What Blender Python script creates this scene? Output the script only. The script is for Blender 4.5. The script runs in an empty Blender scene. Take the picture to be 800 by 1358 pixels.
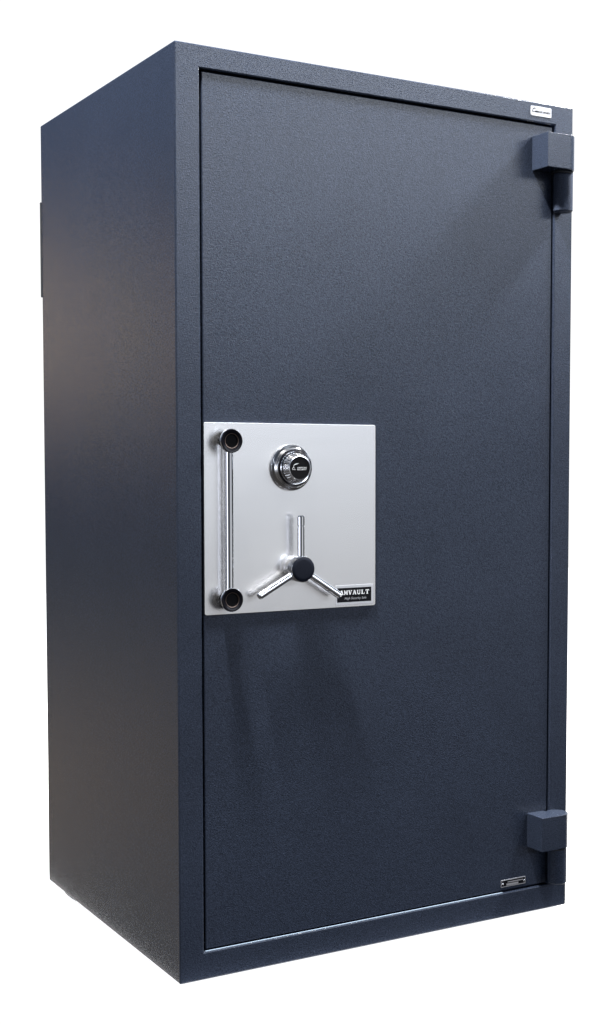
import bpy, bmesh, math, random
from mathutils import Vector, Matrix
random.seed(4)
PI = math.pi
S = bpy.context.scene
COL = S.collection

# ------------------------------------------------------------------ sizes (metres)
W, D, H = 1.0584, 0.8873, 2.0          # cabinet
OL, OB, OR, OT = 0.0568, 0.0618, 1.0021, 1.9508   # door opening in the front
REC = 0.005                            # door face behind the cabinet front
FOOT = 0.012
BASE = Vector((W / 2, D / 2, -FOOT))   # middle of the footprint, on the floor

# ------------------------------------------------------------------ materials
def new_mat(name):
    m = bpy.data.materials.new(name); m.use_nodes = True
    nt = m.node_tree
    return m, nt, nt.nodes['Principled BSDF'], nt.nodes.new('ShaderNodeTexCoord')

def paint(name, base, rough=0.20, bump=0.25, spec=0.3):
    """hammered powder coat: fine pebbled relief and a slightly mottled tone"""
    m, nt, b, tc = new_mat(name)
    N, L = nt.nodes, nt.links
    n1 = N.new('ShaderNodeTexNoise'); n1.inputs['Scale'].default_value = 430; n1.inputs['Detail'].default_value = 3
    n1.inputs['Roughness'].default_value = 0.6
    n2 = N.new('ShaderNodeTexNoise'); n2.inputs['Scale'].default_value = 5; n2.inputs['Detail'].default_value = 4
    vor = N.new('ShaderNodeTexVoronoi'); vor.inputs['Scale'].default_value = 400; vor.feature = 'SMOOTH_F1'
    for t in (n1, n2, vor): L.new(tc.outputs['Object'], t.inputs['Vector'])
    mix = N.new('ShaderNodeMath'); mix.operation = 'ADD'
    L.new(n1.outputs['Fac'], mix.inputs[0]); L.new(vor.outputs['Distance'], mix.inputs[1])
    bp = N.new('ShaderNodeBump'); bp.inputs['Strength'].default_value = bump; bp.inputs['Distance'].default_value = 0.0014
    L.new(mix.outputs[0], bp.inputs['Height']); L.new(bp.outputs['Normal'], b.inputs['Normal'])
    r1 = N.new('ShaderNodeMapRange'); r1.inputs[1].default_value = .3; r1.inputs[2].default_value = .7
    r1.inputs[3].default_value = .48; r1.inputs[4].default_value = 1.6
    L.new(n1.outputs['Fac'], r1.inputs[0])
    r2 = N.new('ShaderNodeMapRange'); r2.inputs[1].default_value = .3; r2.inputs[2].default_value = .7
    r2.inputs[3].default_value = .93; r2.inputs[4].default_value = 1.07
    L.new(n2.outputs['Fac'], r2.inputs[0])
    mm = N.new('ShaderNodeMath'); mm.operation = 'MULTIPLY'
    L.new(r1.outputs[0], mm.inputs[0]); L.new(r2.outputs[0], mm.inputs[1])
    vm = N.new('ShaderNodeVectorMath'); vm.operation = 'SCALE'; vm.inputs[0].default_value = base
    L.new(mm.outputs[0], vm.inputs['Scale']); L.new(vm.outputs[0], b.inputs['Base Color'])
    r3 = N.new('ShaderNodeMapRange'); r3.inputs[1].default_value = .3; r3.inputs[2].default_value = .7
    r3.inputs[3].default_value = rough - .012; r3.inputs[4].default_value = rough + .015
    L.new(n2.outputs['Fac'], r3.inputs[0]); L.new(r3.outputs[0], b.inputs['Roughness'])
    b.inputs['Specular IOR Level'].default_value = spec
    return m

def metal(name, base, rough, scale=(40, 40, 900), bump=0.0, var=.05):
    m, nt, b, tc = new_mat(name)
    N, L = nt.nodes, nt.links
    b.inputs['Metallic'].default_value = 1
    b.inputs['Base Color'].default_value = (*base, 1)
    mp = N.new('ShaderNodeMapping'); mp.inputs['Scale'].default_value = scale
    n = N.new('ShaderNodeTexNoise'); n.inputs['Scale'].default_value = 1; n.inputs['Detail'].default_value = 3
    L.new(tc.outputs['Object'], mp.inputs['Vector']); L.new(mp.outputs[0], n.inputs['Vector'])
    r = N.new('ShaderNodeMapRange'); r.inputs[3].default_value = max(.02, rough - var); r.inputs[4].default_value = rough + var
    L.new(n.outputs['Fac'], r.inputs[0]); L.new(r.outputs[0], b.inputs['Roughness'])
    if bump:
        bp = N.new('ShaderNodeBump'); bp.inputs['Strength'].default_value = bump; bp.inputs['Distance'].default_value = .0004
        L.new(n.outputs['Fac'], bp.inputs['Height']); L.new(bp.outputs['Normal'], b.inputs['Normal'])
    return m

def plain(name, base, rough, spec=.5, var=.08, scale=300):
    m, nt, b, tc = new_mat(name)
    N, L = nt.nodes, nt.links
    n = N.new('ShaderNodeTexNoise'); n.inputs['Scale'].default_value = scale
    L.new(tc.outputs['Object'], n.inputs['Vector'])
    r = N.new('ShaderNodeMapRange'); r.inputs[3].default_value = 1 - var; r.inputs[4].default_value = 1 + var
    L.new(n.outputs['Fac'], r.inputs[0])
    vm = N.new('ShaderNodeVectorMath'); vm.operation = 'SCALE'; vm.inputs[0].default_value = base
    L.new(r.outputs[0], vm.inputs['Scale']); L.new(vm.outputs[0], b.inputs['Base Color'])
    b.inputs['Roughness'].default_value = rough
    b.inputs['Specular IOR Level'].default_value = spec
    return m

M = {}
M['paint'] = paint('navy_hammered_paint', (.0215, .0285, .0460))
M['pin'] = paint('navy_pin_paint', (.028, .036, .056), .5, .2, .08)
M['chrome'] = metal('polished_chrome', (.86, .87, .90), .07, (60, 60, 60), 0, .03)
M['satin'] = metal('satin_steel', (.86, .855, .85), .26, (3, 3, 60), 0, .012)
M['silver'] = metal('silver_foil', (.85, .85, .87), .3, (200, 200, 200))
M['black'] = plain('gloss_black', (.005, .005, .007), .13, .10)
M['cap'] = plain('black_cap', (.007, .009, .016), .4, .12)
M['deep'] = plain('dull_black', (.004, .004, .005), .7, .1)
M['rubber'] = plain('black_rubber', (.02, .022, .026), .8, .2)
M['ink_white'] = plain('white_print', (.75, .76, .78), .5, .3)
M['ink_grey'] = plain('grey_print', (.36, .37, .40), .5, .3)
M['ink_black'] = plain('black_print', (.007, .007, .009), .45, .06)
M['badge'] = plain('white_enamel', (.40, .42, .46), .35, .4, .03)
M['ledge_light'] = plain('painted_ledge_light', (.20, .26, .34), .5)  # pale tone carries the light on the bottom ledge
M['bronze'] = metal('bronze_ring', (.16, .12, .10), .3, (80, 80, 80))

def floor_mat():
    m = bpy.data.materials.new('glowing_white_floor'); m.use_nodes = True
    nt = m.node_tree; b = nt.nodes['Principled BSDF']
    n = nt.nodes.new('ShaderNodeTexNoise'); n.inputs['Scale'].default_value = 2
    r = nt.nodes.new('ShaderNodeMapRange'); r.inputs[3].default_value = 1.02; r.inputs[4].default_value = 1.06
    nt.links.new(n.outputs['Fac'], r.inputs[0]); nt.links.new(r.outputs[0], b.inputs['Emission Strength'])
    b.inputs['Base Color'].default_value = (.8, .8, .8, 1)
    b.inputs['Emission Color'].default_value = (1, 1, 1, 1)  # glow added so the floor stays blank white and unshaded
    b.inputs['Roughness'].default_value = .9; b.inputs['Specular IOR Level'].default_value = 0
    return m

# ------------------------------------------------------------------ helpers
def thing(name, label, cat, loc):
    o = bpy.data.objects.new(name, None); COL.objects.link(o)
    o.location = loc; o['label'] = label; o['category'] = cat
    o.empty_display_size = .1
    return o

def obj(name, bm, mat, parent, smooth=None, bevel=0, seg=2, label=None):
    """link a bmesh (written in world coordinates) as one mesh object under parent"""
    bmesh.ops.recalc_face_normals(bm, faces=bm.faces[:])
    if bevel:
        es = [e for e in bm.edges if len(e.link_faces) == 2 and e.calc_face_angle(0) > math.radians(30)]
        bmesh.ops.bevel(bm, geom=es, offset=bevel, segments=seg, profile=.5, affect='EDGES', clamp_overlap=True)
    bmesh.ops.recalc_face_normals(bm, faces=bm.faces[:])
    bm.transform(Matrix.Translation(-BASE))
    me = bpy.data.meshes.new(name); bm.to_mesh(me); bm.free()
    if smooth is not None:
        me.polygons.foreach_set('use_smooth', [True] * len(me.polygons))
        me.set_sharp_from_angle(angle=math.radians(smooth))
    me.materials.append(mat)
    o = bpy.data.objects.new(name, me); COL.objects.link(o)
    o.parent = parent
    if bevel and smooth is not None:        # keeps the flat faces flat beside their rounded edges
        wn = o.modifiers.new('weighted_normals', 'WEIGHTED_NORMAL'); wn.mode = 'FACE_AREA'; wn.weight = 100; wn.keep_sharp = True
    if label: o['label'] = label
    return o

def box(bm, x0, x1, y0, y1, z0, z1):
    v = [bm.verts.new((x, y, z)) for z in (z0, z1) for y in (y0, y1) for x in (x0, x1)]
    for f in ((0, 1, 3, 2), (4, 6, 7, 5), (0, 4, 5, 1), (2, 3, 7, 6), (0, 2, 6, 4), (1, 5, 7, 3)):
        bm.faces.new([v[i] for i in f])

def extrude_poly(bm, pts, axis, a, b):
    """closed outline pts (2-D) swept from a to b along axis 'y' (pts are x,z) or 'z' (pts are x,y)"""
    f = (lambda p, t: (p[0], t, p[1])) if axis == 'y' else (lambda p, t: (p[0], p[1], t))
    A = [bm.verts.new(f(p, a)) for p in pts]; B = [bm.verts.new(f(p, b)) for p in pts]
    n = len(pts)
    bm.faces.new(A); bm.faces.new(B[::-1])
    for i in range(n): bm.faces.new((A[i], B[i], B[(i + 1) % n], A[(i + 1) % n]))

def rrect(x0, x1, z0, z1, r, n=5):
    out = []
    for cx, cz, a0 in ((x1 - r, z1 - r, 0), (x0 + r, z1 - r, 90), (x0 + r, z0 + r, 180), (x1 - r, z0 + r, 270)):
        for k in range(n + 1):
            a = math.radians(a0 + 90 * k / n); out.append((cx + r * math.cos(a), cz + r * math.sin(a)))
    return out

def lathe(bm, org, axis, prof, seg=64, ridge=None):
    """surface of revolution: prof = [(radius, distance along axis)]; ridge(i, k) scales a ring's radius"""
    axis = Vector(axis).normalized(); org = Vector(org)
    u = axis.orthogonal().normalized(); w = axis.cross(u)
    rings = []
    for i, (r, s) in enumerate(prof):
        c = org + axis * s
        if r < 1e-6: rings.append([bm.verts.new(c)]); continue
        rings.append([bm.verts.new(c + (u * math.cos(2 * PI * k / seg) + w * math.sin(2 * PI * k / seg)) * r * (ridge(i, k) if ridge else 1)) for k in range(seg)])
    for A, B in zip(rings, rings[1:]):
        for k in range(seg):
            j = (k + 1) % seg
            if len(A) == 1 and len(B) == 1: continue
            if len(A) == 1: bm.faces.new((A[0], B[j], B[k]))
            elif len(B) == 1: bm.faces.new((A[k], A[j], B[0]))
            else: bm.faces.new((A[k], A[j], B[j], B[k]))

def ribbon(bm, pts, widths, y):
    """flat stroke through pts (x,z), its width varying along it, on the plane y, facing -y"""
    n = len(pts); L_, R_ = [], []
    for i, (x, z) in enumerate(pts):
        a = pts[max(i - 1, 0)]; b = pts[min(i + 1, n - 1)]
        dx, dz = b[0] - a[0], b[1] - a[1]; l = math.hypot(dx, dz) or 1
        h = widths[i] / 2
        L_.append(bm.verts.new((x - dz / l * h, y, z + dx / l * h))); R_.append(bm.verts.new((x + dz / l * h, y, z - dx / l * h)))
    for i in range(n - 1): bm.faces.new((L_[i], L_[i + 1], R_[i + 1], R_[i]))

def flat_poly(bm, pts, y):
    bm.faces.new([bm.verts.new((p[0], y, p[1])) for p in pts])

def text(bm, s, x0, x1, z0, z1, y, shear=0, bold=0):
    """lettering filling the box x0..x1, z0..z1 on the plane y"""
    cu = bpy.data.curves.new('lettering', 'FONT'); cu.body = s; cu.shear = shear; cu.offset = bold
    cu.resolution_u = 3
    o = bpy.data.objects.new('lettering', cu); COL.objects.link(o)
    dg = bpy.context.evaluated_depsgraph_get()
    me = bpy.data.meshes.new_from_object(o.evaluated_get(dg))
    bpy.data.objects.remove(o); bpy.data.curves.remove(cu)
    xs = [v.co.x for v in me.vertices]; ys = [v.co.y for v in me.vertices]
    ax, bx, ay, by = min(xs), max(xs), min(ys), max(ys)
    for v in me.vertices:
        v.co = (x0 + (v.co.x - ax) / (bx - ax) * (x1 - x0), y, z0 + (v.co.y - ay) / (by - ay) * (z1 - z0))
    bm.from_mesh(me); bpy.data.meshes.remove(me)

def slab_text(bm, s, x0, x1, z0, z1, y):
    """wide heavy slab-serif capitals with broken strokes"""
    G = {   # strokes on a 0..10 by 0..10 cell: (points, width)
        'A': [([(1.6, 0), (4.6, 10)], 1.6), ([(8.4, 0), (5.2, 10)], 2.9), ([(3.0, 3.2), (7.0, 3.2)], 1.3), ([(0, .6), (3.4, .6)], 1.3), ([(6.2, .6), (10, .6)], 1.3), ([(3.4, 9.4), (6.2, 9.4)], 1.2)],
        'M': [([(1.6, 0), (1.6, 10)], 1.7), ([(8.2, 0), (8.2, 10)], 2.7), ([(1.8, 9.8), (5, 2)], 2.4), ([(5, 2), (8, 9.8)], 1.3), ([(0, .6), (3.2, .6)], 1.3), ([(6.2, .6), (10, .6)], 1.3), ([(0, 9.4), (2.6, 9.4)], 1.3), ([(7.4, 9.4), (10, 9.4)], 1.3)],
        'V': [([(2, 10), (5, 0)], 2.9), ([(8.2, 10), (5.4, 0)], 1.5), ([(0, 9.4), (4, 9.4)], 1.3), ([(6.4, 9.4), (10, 9.4)], 1.3)],
        'U': [([(2.2, 10), (2.2, 2.6), (3.4, 1), (5.2, .6), (7, 1.2), (7.9, 2.8)], 2.4), ([(7.9, 2.6), (7.9, 10)], 1.5), ([(0, 9.4), (4.4, 9.4)], 1.3), ([(6.4, 9.4), (9.6, 9.4)], 1.3)],
        'L': [([(2.8, 0), (2.8, 10)], 2.9), ([(0.4, .7), (9, .7)], 1.5), ([(8.6, 0), (8.6, 3.6)], 1.2), ([(0.4, 9.4), (5.4, 9.4)], 1.3)],
        'T': [([(5, 0), (5, 10)], 2.9), ([(0.4, 9.3), (9.6, 9.3)], 1.6), ([(.9, 6.4), (.9, 10)], 1.2), ([(9.1, 6.4), (9.1, 10)], 1.2), ([(2.6, .6), (7.4, .6)], 1.3)],
    }
    n = len(s); cw = (x1 - x0) / (n * 11.2 - 1.2)
    for i, ch in enumerate(s):
        for k, (pts, w) in enumerate(G[ch]):
            P = [(x0 + cw * (i * 11.2 + px), z0 + (z1 - z0) * pz / 10) for px, pz in pts]
            ribbon(bm, P, [w * (cw + (z1 - z0) / 10) / 2] * len(P), y - k * .00004)

def eagle(bm, x0, z0, s, y, w):
    """outline of a bird's head with an open beak and streaming crest, about s wide"""
    a = lambda pts: [(x0 + px * s, z0 + pz * s) for px, pz in pts]
    ribbon(bm, a([(.02, -.30), (.04, -.10), (.12, .0), (.20, .06), (.18, .18), (.28, .34), (.46, .46), (.70, .52), (1.0, .56)]),
           [w * k for k in (.6, 1, .8, 1, .9, 1.1, 1.5, 1.2, .3)], y)
    ribbon(bm, a([(.40, .36), (.60, .44), (.86, .46)]), [w * .5, w * .9, w * .2], y - .00003)
    ribbon(bm, a([(.06, -.30), (.22, -.22), (.34, -.30), (.50, -.24)]), [w * .5, w, w, w * .4], y - .00005)
    ribbon(bm, a([(.18, .02), (.30, -.04), (.36, -.16)]), [w * .8, w * .6, w * .3], y - .00007)

# ================================================================== the setting
bm = bmesh.new()
n = 24
rows = []
for i in range(n + 1):
    t = i / n
    rows.append([bm.verts.new((x, -.02 + 9 * t ** 2, 0)) for x in (-.01, .3, 1.4, 4, 9)])
for A, B in zip(rows, rows[1:]):
    for k in range(4): bm.faces.new((A[k], A[k + 1], B[k + 1], B[k]))
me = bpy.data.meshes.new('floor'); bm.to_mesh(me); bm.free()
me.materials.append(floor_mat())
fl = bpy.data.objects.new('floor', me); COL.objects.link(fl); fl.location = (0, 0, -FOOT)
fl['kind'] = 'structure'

# ================================================================== the safe
safe = thing('floor_safe', 'tall dark blue hammered steel safe with closed door, satin lock plate and chrome handles', 'safe', BASE)

# cabinet: a box whose front has a stepped opening for the door
bm = bmesh.new()
def ring(x0, x1, z0, z1, y): return [bm.verts.new(p) for p in ((x0, y, z0), (x1, y, z0), (x1, y, z1), (x0, y, z1))]
def band(A, B):
    for i in range(4): bm.faces.new((A[i], A[(i + 1) % 4], B[(i + 1) % 4], B[i]))
back = ring(0, W, 0, H, D); front = ring(0, W, 0, H, 0)
lip = ring(OL, OR, OB, OT, 0); deep = ring(OL, OR, OB, OT, .09)
bm.faces.new(back); band(back, front); band(front, lip); band(lip, deep); bm.faces.new(deep)
obj('cabinet', bm, M['paint'], safe, smooth=40, bevel=.0038, seg=4)

# door slab, set back in the opening, a 3 mm gap all round
bm = bmesh.new()
GAP = .0042
box(bm, OL + .0065, OR - GAP, REC, .085, OB + GAP, OT - GAP)
door = obj('door', bm, M['paint'], safe, smooth=40, bevel=.0022, seg=3)

# pale strip: light on the opening's bottom ledge, painted as colour
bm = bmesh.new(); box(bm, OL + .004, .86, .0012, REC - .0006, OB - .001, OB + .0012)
obj('ledge_light', bm, M['ledge_light'], safe, bevel=.0004)

# hinges: block welded to the door, its outer end rounded into a barrel, over a pin fixed to the frame
def hinge(z0, z1, zp):
    cx, cy, R = 1.0035, -.0260, .0300
    pts = [(.9365, REC + .004), (.9365, -.056)]
    for k in range(0, 17):
        a = math.radians(-90 + 190 * k / 16); pts.append((cx + R * math.cos(a), cy + R * math.sin(a)))
    pts += [(.990, -.0022), (.986, REC + .004)]
    bm = bmesh.new(); extrude_poly(bm, pts, 'z', z0, z1)
    h = obj('hinge', bm, M['paint'], safe, smooth=40, bevel=.0022, seg=2)
    bm = bmesh.new(); r = .0234
    lathe(bm, (cx + .009, cy + .005, z0 + .002), (0, 0, -1), [(r, 0), (r, z0 - zp - .002), (r - .003, z0 - zp + .001), (0, z0 - zp + .001)], 40)
    obj('pin', bm, M['pin'], h, smooth=40)
    bm = bmesh.new()
    lathe(bm, (cx, cy, z0 + .0005), (0, 0, -1), [(r * .8, 0), (r * .8, .0032), (r * 1.06, .0036), (r * 1.06, .006), (r * .9, .0062)], 40)
    obj('washer', bm, M['rubber'], h, smooth=40)
    return h
hinge(1.8345, 1.9175, 1.737)
hinge(.1650, .2510, .0690)

# lock plate
PY = REC - .004                # its face
bm = bmesh.new(); extrude_poly(bm, rrect(.0625, .4903, .7963, 1.2108, .005), 'y', PY, REC + .001)
plate = obj('lock_plate', bm, M['satin'], safe, smooth=40, bevel=.0009, seg=2)
FWD = (0, -1, 0)

# pull handle: chrome bar on two black posts with flanged ends
HX = .1121
bm = bmesh.new()
lathe(bm, (HX, PY - .0188, .8105), (0, 0, 1), [(0, 0), (.0075, 0), (.0094, .002), (.0094, .3755), (.0075, .3775), (0, .3775)], 40)
handle = obj('pull_handle', bm, M['chrome'], safe, smooth=40)
for z in (.8306, 1.1709):
    bm = bmesh.new()
    lathe(bm, (HX, PY + .0005, z), FWD, [(.0150, 0), (.0150, .002), (.0125, .003), (.0115, .012), (.0120, .026), (.016, .027)], 48)
    obj('post', bm, M['black'], handle, smooth=40)
    bm = bmesh.new()
    lathe(bm, (HX, PY, z), FWD, [(.014, .0262), (.0235, .0264), (.0256, .0280), (.0258, .0325), (.0250, .0340), (.0236, .0345)], 64)
    obj('flange', bm, M['chrome'], handle, smooth=30)
    bm = bmesh.new()
    lathe(bm, (HX, PY, z), FWD, [(.0249, .0330), (.0249, .0350), (.0238, .0357), (.0172, .0350), (.0162, .0343), (.0162, .030)], 64)
    obj('end_ring', bm, M['black'], handle, smooth=30)
    bm = bmesh.new()
    lathe(bm, (HX, PY, z), FWD, [(.0162, .0340), (.0160, .0346), (.0150, .0344), (.0148, .0330), (.0148, .0300)], 64)
    obj('bore_rim', bm, M['bronze'], handle, smooth=30)
    bm = bmesh.new()
    lathe(bm, (HX, PY, z), FWD, [(.0150, .0300), (.0150, .0318), (.012, .0308), (0, .0306)], 48)
    obj('bore', bm, M['deep'], handle, smooth=40)
    s = 1 if z > 1 else -1
    bm = bmesh.new()
    lathe(bm, (HX, PY - .0188, z), (0, 0, s), [(.0098, .008), (.0104, .010), (.0104, .0205), (.008, .0225), (0, .0225)], 40)
    obj('bar_end', bm, M['black'], handle, smooth=40)

# combination dial
DX, DZ = .2708, 1.1135
bm = bmesh.new()
lathe(bm, (DX, PY, DZ), FWD, [(.0508, -.0005), (.0508, .0052), (.0496, .0068), (.0476, .0076), (.0448, .0100), (.0424, .0165), (.0414, .0190), (.0404, .0196), (.0395, .0190), (.0392, .012)], 96)
dial = obj('combination_dial', bm, M['chrome'], safe, smooth=25)
bm = bmesh.new()
lathe(bm, (DX, PY, DZ), FWD, [(.0391, .012), (.0391, .0198), (.0385, .0212), (.0360, .0216), (.034, .0205)], 96)
obj('dial_skirt', bm, M['black'], dial, smooth=30)
bm = bmesh.new()
lathe(bm, (DX, PY, DZ), FWD, [(.0368, .0214), (.0370, .0238), (.0362, .0246), (.0345, .0242), (.0343, .022)], 96)
obj('dial_ring', bm, M['chrome'], dial, smooth=30)
bm = bmesh.new()
lathe(bm, (DX, PY, DZ), FWD, [(.0325, .022), (.0328, .0270), (.0318, .0285), (.0282, .0395), (.0272, .0425), (.0262, .0438), (.0250, .0440), (.0247, .0425)], 192,
      ridge=lambda i, k: 1 + (.022 if k % 6 < 3 else -.012) * (1 if 2 <= i <= 3 else 0))
obj('dial_knob', bm, M['chrome'], dial, smooth=25)
bm = bmesh.new()
lathe(bm, (DX, PY, DZ), FWD, [(.0249, .0420), (.0248, .0431), (.0244, .0434), (0, .0434)], 72)
obj('dial_cap', bm, M['deep'], dial, smooth=30)
bm = bmesh.new(); ty = PY - .0437
eagle(bm, DX - .0185, DZ + .0005, .0165, ty, .0010)
text(bm, 'AMERICAN', DX - .0068, DX + .0165, DZ - .0012, DZ + .0018, ty, .15, .012)
text(bm, 'SECURITY', DX - .0068, DX + .0165, DZ - .0052, DZ - .0022, ty, .15, .012)
obj('dial_lettering', bm, M['ink_white'], dial)
bm = bmesh.new()      # graduations round the sloping side of the base ring
for k in range(100):
    a = 2 * PI * k / 100; long = k % 10 == 0
    r0, r1 = (.0418, .0440) if long else (.0418, .0430)
    hw = .00035 if long else .0002
    P = []
    for r, sg in ((r0, -1), (r1, -1), (r1, 1), (r0, 1)):
        s = .0165 + (.0424 - r) * (.0065 / .0024) + .00025
        P.append(bm.verts.new((DX + r * math.sin(a) + sg * hw * math.cos(a), PY - s, DZ + r * math.cos(a) - sg * hw * math.sin(a))))
    bm.faces.new(P)
obj('dial_graduations', bm, M['ink_black'], dial)

# three-spoke wheel handle
HXW, HZW = .2819, .8901
bm = bmesh.new()
lathe(bm, (HXW, PY + .0005, HZW), FWD, [(.0200, 0), (.0200, .0155), (.0225, .0165), (.0272, .0170), (.0288, .0185), (.0290, .0360), (.0285, .0380), (.0274, .0388), (.0270, .0375)], 80)
wheel = obj('wheel_handle', bm, M['chrome'], safe, smooth=30)
bm = bmesh.new()
lathe(bm, (HXW, PY, HZW), FWD, [(.0274, .0370), (.0273, .0388), (.0266, .0394), (.020, .0397), (0, .0398)], 80)
obj('hub_cap', bm, M['cap'], wheel, smooth=40)
for ang in (90, 208.5, 327):
    a = math.radians(ang)
    d = Vector((math.cos(a), 0, math.sin(a)))
    bm = bmesh.new(); Ls = .1185
    lathe(bm, (HXW, PY - .0272, HZW), d, [(.0078, .020), (.0078, Ls * .790), (.0066, Ls * .795), (.0066, Ls * .812), (.0080, Ls * .818), (.0080, Ls - .003), (.0062, Ls), (0, Ls)], 40)
    obj('spoke', bm, M['chrome'], wheel, smooth=30)

# name label on the lock plate: silver border round a black panel
bm = bmesh.new(); extrude_poly(bm, rrect(.3850, .4842, .8020, .8464, .0015), 'y', PY - .0009, PY + .0002)
lab = obj('name_label', bm, M['silver'], safe, smooth=40, bevel=.0003)
bm = bmesh.new(); extrude_poly(bm, rrect(.3885, .4785, .8075, .8402, .0008), 'y', PY - .0013, PY - .0005)
obj('label_panel', bm, M['ink_black'], lab)
bm = bmesh.new()
slab_text(bm, 'AMVAULT', .3945, .4725, .8245, .8345, PY - .0016)
obj('label_lettering', bm, M['ink_white'], lab)
bm = bmesh.new()
text(bm, 'High Security Safe', .4080, .4650, .8118, .8190, PY - .0016, .25, 0)
obj('label_small_print', bm, M['ink_grey'], lab)

# maker's badge on the frame above the top hinge
bm = bmesh.new(); extrude_poly(bm, rrect(.9266, .9897, .9660 + 1, .9892 + 1, .0035), 'y', -.0010, .0005)
bad = obj('maker_badge', bm, M['badge'], safe, smooth=40, bevel=.0004)
bm = bmesh.new()
eagle(bm, .9300, 1.9782, .0115, -.0013, .0014)
text(bm, 'AMERICAN', .9355, .9620, 1.9745, 1.9790, -.0013, .3, .045)
text(bm, 'SECURITY', .9635, .9870, 1.9745, 1.9790, -.0013, .3, .045)
obj('badge_lettering', bm, M['ink_black'], bad)

# small riveted rating plate low on the door
RX0, RX1, RZ0, RZ1 = .8562, .9320, .0742, .0926
bm = bmesh.new(); extrude_poly(bm, rrect(RX0, RX1, RZ0, RZ1, .001), 'y', REC - .0010, REC + .0005)
rat = obj('rating_plate', bm, M['silver'], safe, smooth=40, bevel=.0003)
bm = bmesh.new(); extrude_poly(bm, rrect(RX0 + .0017, RX1 - .0017, RZ0 + .0022, RZ1 - .0022, .0008), 'y', REC - .0014, REC - .0006)
obj('rating_panel', bm, M['ink_black'], rat)
bm = bmesh.new()
extrude_poly(bm, rrect(RX0 + .0165, RX1 - .0225, RZ0 + .0030, RZ0 + .0082, .0004), 'y', REC - .0017, REC - .0010)
extrude_poly(bm, rrect(RX0 + .0200, RX1 - .0080, RZ1 - .0080, RZ1 - .0056, .0003), 'y', REC - .0017, REC - .0010)
obj('rating_marking', bm, M['silver'], rat)
for x in (RX0 + .0048, RX1 - .0048):
    bm = bmesh.new()
    lathe(bm, (x, REC - .0010, (RZ0 + RZ1) / 2), FWD, [(.0030, 0), (.0030, .0008), (.0022, .0018), (0, .0022)], 24)
    obj('rivet', bm, M['chrome'], rat, smooth=50)

# thin dark sliver standing proud behind the back edge
bm = bmesh.new(); box(bm, -.0025, .12, D + .001, D + .004, 1.556, 1.803)
obj('rear_sliver', bm, M['rubber'], safe, bevel=.001)

# low feet
def foot(x, y, rx, ry):
    bm = bmesh.new()
    pts = [(x + rx * math.copysign(abs(math.cos(t)) ** .8, math.cos(t)), y + ry * math.copysign(abs(math.sin(t)) ** .8, math.sin(t))) for t in (2 * PI * (k + .5) / 40 for k in range(40))]
    extrude_poly(bm, pts, 'z', -FOOT, .0005)
    obj('foot', bm, M['rubber'], safe, smooth=40, bevel=.001)
for x, y in ((.079, .755), (W - .10, .755), (.16, .20), (W - .16, .20)):
    foot(x, y, .068, .122)

# ================================================================== light
def area(name, loc, target, sx, sy, power, col=(1, 1, 1)):
    l = bpy.data.lights.new(name, 'AREA'); l.shape = 'RECTANGLE'; l.size = sx; l.size_y = sy
    l.energy = power; l.color = col
    o = bpy.data.objects.new(name, l); COL.objects.link(o)
    o.location = loc
    o.rotation_euler = (Vector(target) - Vector(loc)).to_track_quat('-Z', 'Y').to_euler()
    o['kind'] = 'structure'
    return o
area('ceiling_lamp', (2.1, -.19, 3.0), (.7, 0, 1.5), .36, .20, 270, (1, .97, .93))
area('ceiling_lamp', (-.30, -.34, 3.85), (.3, 0, .8), .24, .13, 400, (1, .97, .94))
area('ceiling_lamp', (2.3, -3.2, 3.4), (.5, 0, 1.4), 1.6, .8, 8, (.93, .96, 1))

# unseen glow shaped for sheen on the left side / the front, from straight down (0) over level (.5) to straight up (1)
LEFT_EL = [(.30, (.40, .37, .35)), (.345, (.36, .35, .34)), (.379, (.32, .29, .25)), (.413, (.27, .26, .26)), (.448, (.20, .20, .21)), (.474, (.07, .085, .12)), (.50, (.11, .13, .20)),
           (.530, (.24, .28, .38)), (.549, (.42, .42, .43)), (.565, (.20, .24, .34)), (.592, (.13, .19, .34)), (.638, (.18, .25, .44)), (.8, (.28, .35, .48))]
FRONT_EL = [(.25, (.04, .04, .045)), (.345, (.08, .08, .09)), (.422, (.20, .20, .22)), (.435, (.60, .605, .62)), (.474, (.60, .615, .64)), (.509, (.49, .51, .55)), (.524, (.42, .445, .49)),
            (.55, (.32, .345, .40)), (.575, (.55, .59, .67)), (.601, (1.6, 1.72, 1.95)), (.616, (6.0, 6.45, 7.3)), (.629, (10.5, 11.3, 12.6)), (.655, (10.5, 11.3, 12.6)), (.675, (1, 1.05, 1.15)), (.8, (.30, .32, .35))]
BLOBS = [(-15.5, 5.3, 1100, (5.0, 3.6, 2.2)), (-15, -10.5, 2500, (1.3, 1.0, .66)), (-14.5, -13.5, 3500, (2.0, 1.2, .6)), (-112, 0, 80, (4.2, 4.4, 4.9))]  # unseen glow spots added: warm sheen on the left side, one edge glint
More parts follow.
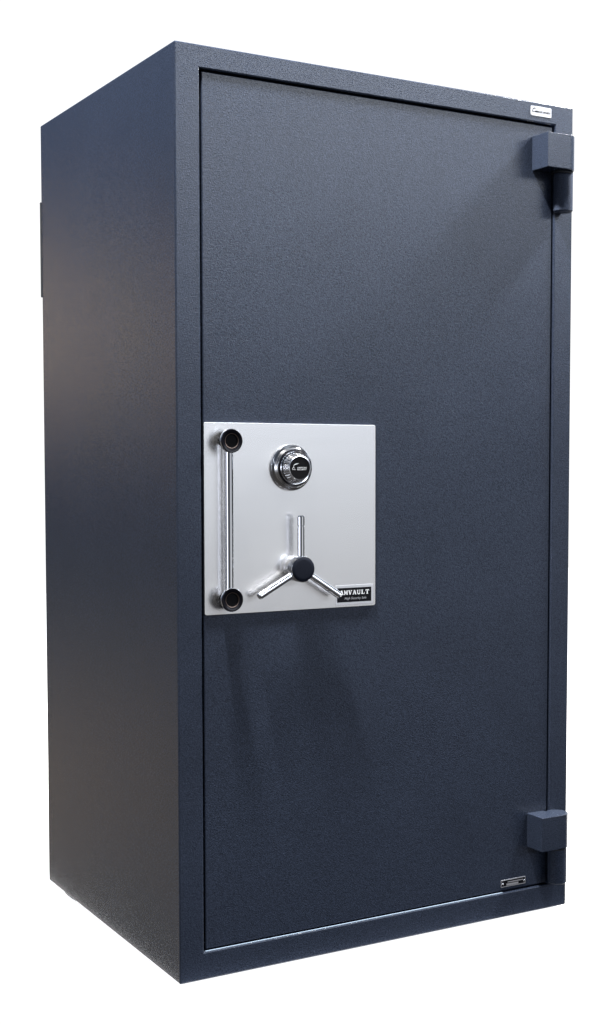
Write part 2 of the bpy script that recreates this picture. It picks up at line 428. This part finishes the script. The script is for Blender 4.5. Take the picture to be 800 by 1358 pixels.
# made-up surroundings: blank white behind and right, glow shaped for sheen front and left
w = bpy.data.worlds.new('World'); S.world = w; w.use_nodes = True
nt = w.node_tree; N, L = nt.nodes, nt.links
bg = N['Background']
tc = N.new('ShaderNodeTexCoord'); sep = N.new('ShaderNodeSeparateXYZ')
L.new(tc.outputs['Generated'], sep.inputs[0])
def mth(op, a, b=None, clamp=False):
    n_ = N.new('ShaderNodeMath'); n_.operation = op; n_.use_clamp = clamp
    for i, v in enumerate((a, b)):
        if v is None: continue
        if isinstance(v, (int, float)): n_.inputs[i].default_value = v
        else: L.new(v, n_.inputs[i])
    return n_.outputs[0]
X, Y, Z = sep.outputs
az = mth('ADD', mth('DIVIDE', mth('ARCTAN2', X, Y), 2 * PI), .5)      # .5 straight back, .75 right, 0/1 front, .25 left
def colour_ramp(src, stops):
    n_ = N.new('ShaderNodeValToRGB'); L.new(src, n_.inputs[0])
    e = n_.color_ramp.elements
    while len(e) > 1: e.remove(e[-1])
    e[0].position, e[0].color = stops[0][0], (*stops[0][1], 1)
    for p_, c_ in stops[1:]:
        k_ = e.new(p_); k_.color = (*c_, 1)
    return n_.outputs['Color']
def blob(azd, eld, power, col):
    a, b_ = math.radians(azd), math.radians(eld)
    d = N.new('ShaderNodeVectorMath'); d.operation = 'DOT_PRODUCT'
    L.new(tc.outputs['Generated'], d.inputs[0]); d.inputs[1].default_value = (math.sin(a) * math.cos(b_), math.cos(a) * math.cos(b_), math.sin(b_))
    p = mth('POWER', mth('MAXIMUM', d.outputs['Value'], 0), power)
    v = N.new('ShaderNodeVectorMath'); v.operation = 'SCALE'; v.inputs[0].default_value = col; L.new(p, v.inputs['Scale'])
    return v.outputs[0]
def vop(op, a, b):
    v = N.new('ShaderNodeVectorMath'); v.operation = op; L.new(a, v.inputs[0]); L.new(b, v.inputs[1]); return v.outputs[0]
g = lambda v: (v, v, v)
white = colour_ramp(az, [(0, g(0)), (.506, g(0)), (.522, g(1.12)), (.715, g(1.12)), (.735, g(0)), (1, g(0))])
left = colour_ramp(az, [(0, g(.10)), (.1, g(.10)), (.2, g(.2)), (.30, g(.45)), (.40, g(1)), (.506, g(1)), (.522, g(0)), (1, g(.10))])
front = colour_ramp(az, [(0, g(.2)), (.08, g(.04)), (.25, g(0)), (.70, g(0)), (.80, g(.05)), (.85, g(.3)), (.88, g(1)), (.955, g(1)), (1, g(.2))])
el = mth('ADD', mth('MULTIPLY', Z, .5), .5)
left_el = colour_ramp(el, LEFT_EL)
front_el = colour_ramp(el, FRONT_EL)
tot = vop('ADD', white, vop('ADD', vop('MULTIPLY', left, left_el), vop('MULTIPLY', front, front_el)))
for args in BLOBS:
    tot = vop('ADD', tot, blob(*args))
L.new(tot, bg.inputs['Color']); bg.inputs['Strength'].default_value = 1

# ================================================================== camera
cd = bpy.data.cameras.new('camera'); cam = bpy.data.objects.new('camera', cd); COL.objects.link(cam)
CAM = (-1.17119, -2.75514, 1.13004, 0.55364, -0.05707, 0.00223, 1857.91632, 118.76968, 37.71514)
cam.location = CAM[0:3]
a, el, ro, f = CAM[3:7]
fw = Vector((math.sin(a) * math.cos(el), math.cos(a) * math.cos(el), math.sin(el)))
r = Vector((math.cos(a), -math.sin(a), 0)); u = r.cross(fw)
r2 = r * math.cos(ro) + u * math.sin(ro); u2 = -r * math.sin(ro) + u * math.cos(ro)
cam.rotation_euler = Matrix((r2, u2, -fw)).transposed().to_euler()
cd.sensor_fit = 'VERTICAL'; cd.sensor_height = 36; cd.lens = f / 1358 * 36
cd.shift_x = -CAM[7] / 1358; cd.shift_y = CAM[8] / 1358
cd.clip_start = .05; cd.clip_end = 200
S.camera = cam
S.view_settings.view_transform = 'Standard'; S.view_settings.look = 'None'
S.view_settings.exposure = 0; S.view_settings.gamma = 1
S.cycles.sample_clamp_indirect = 6
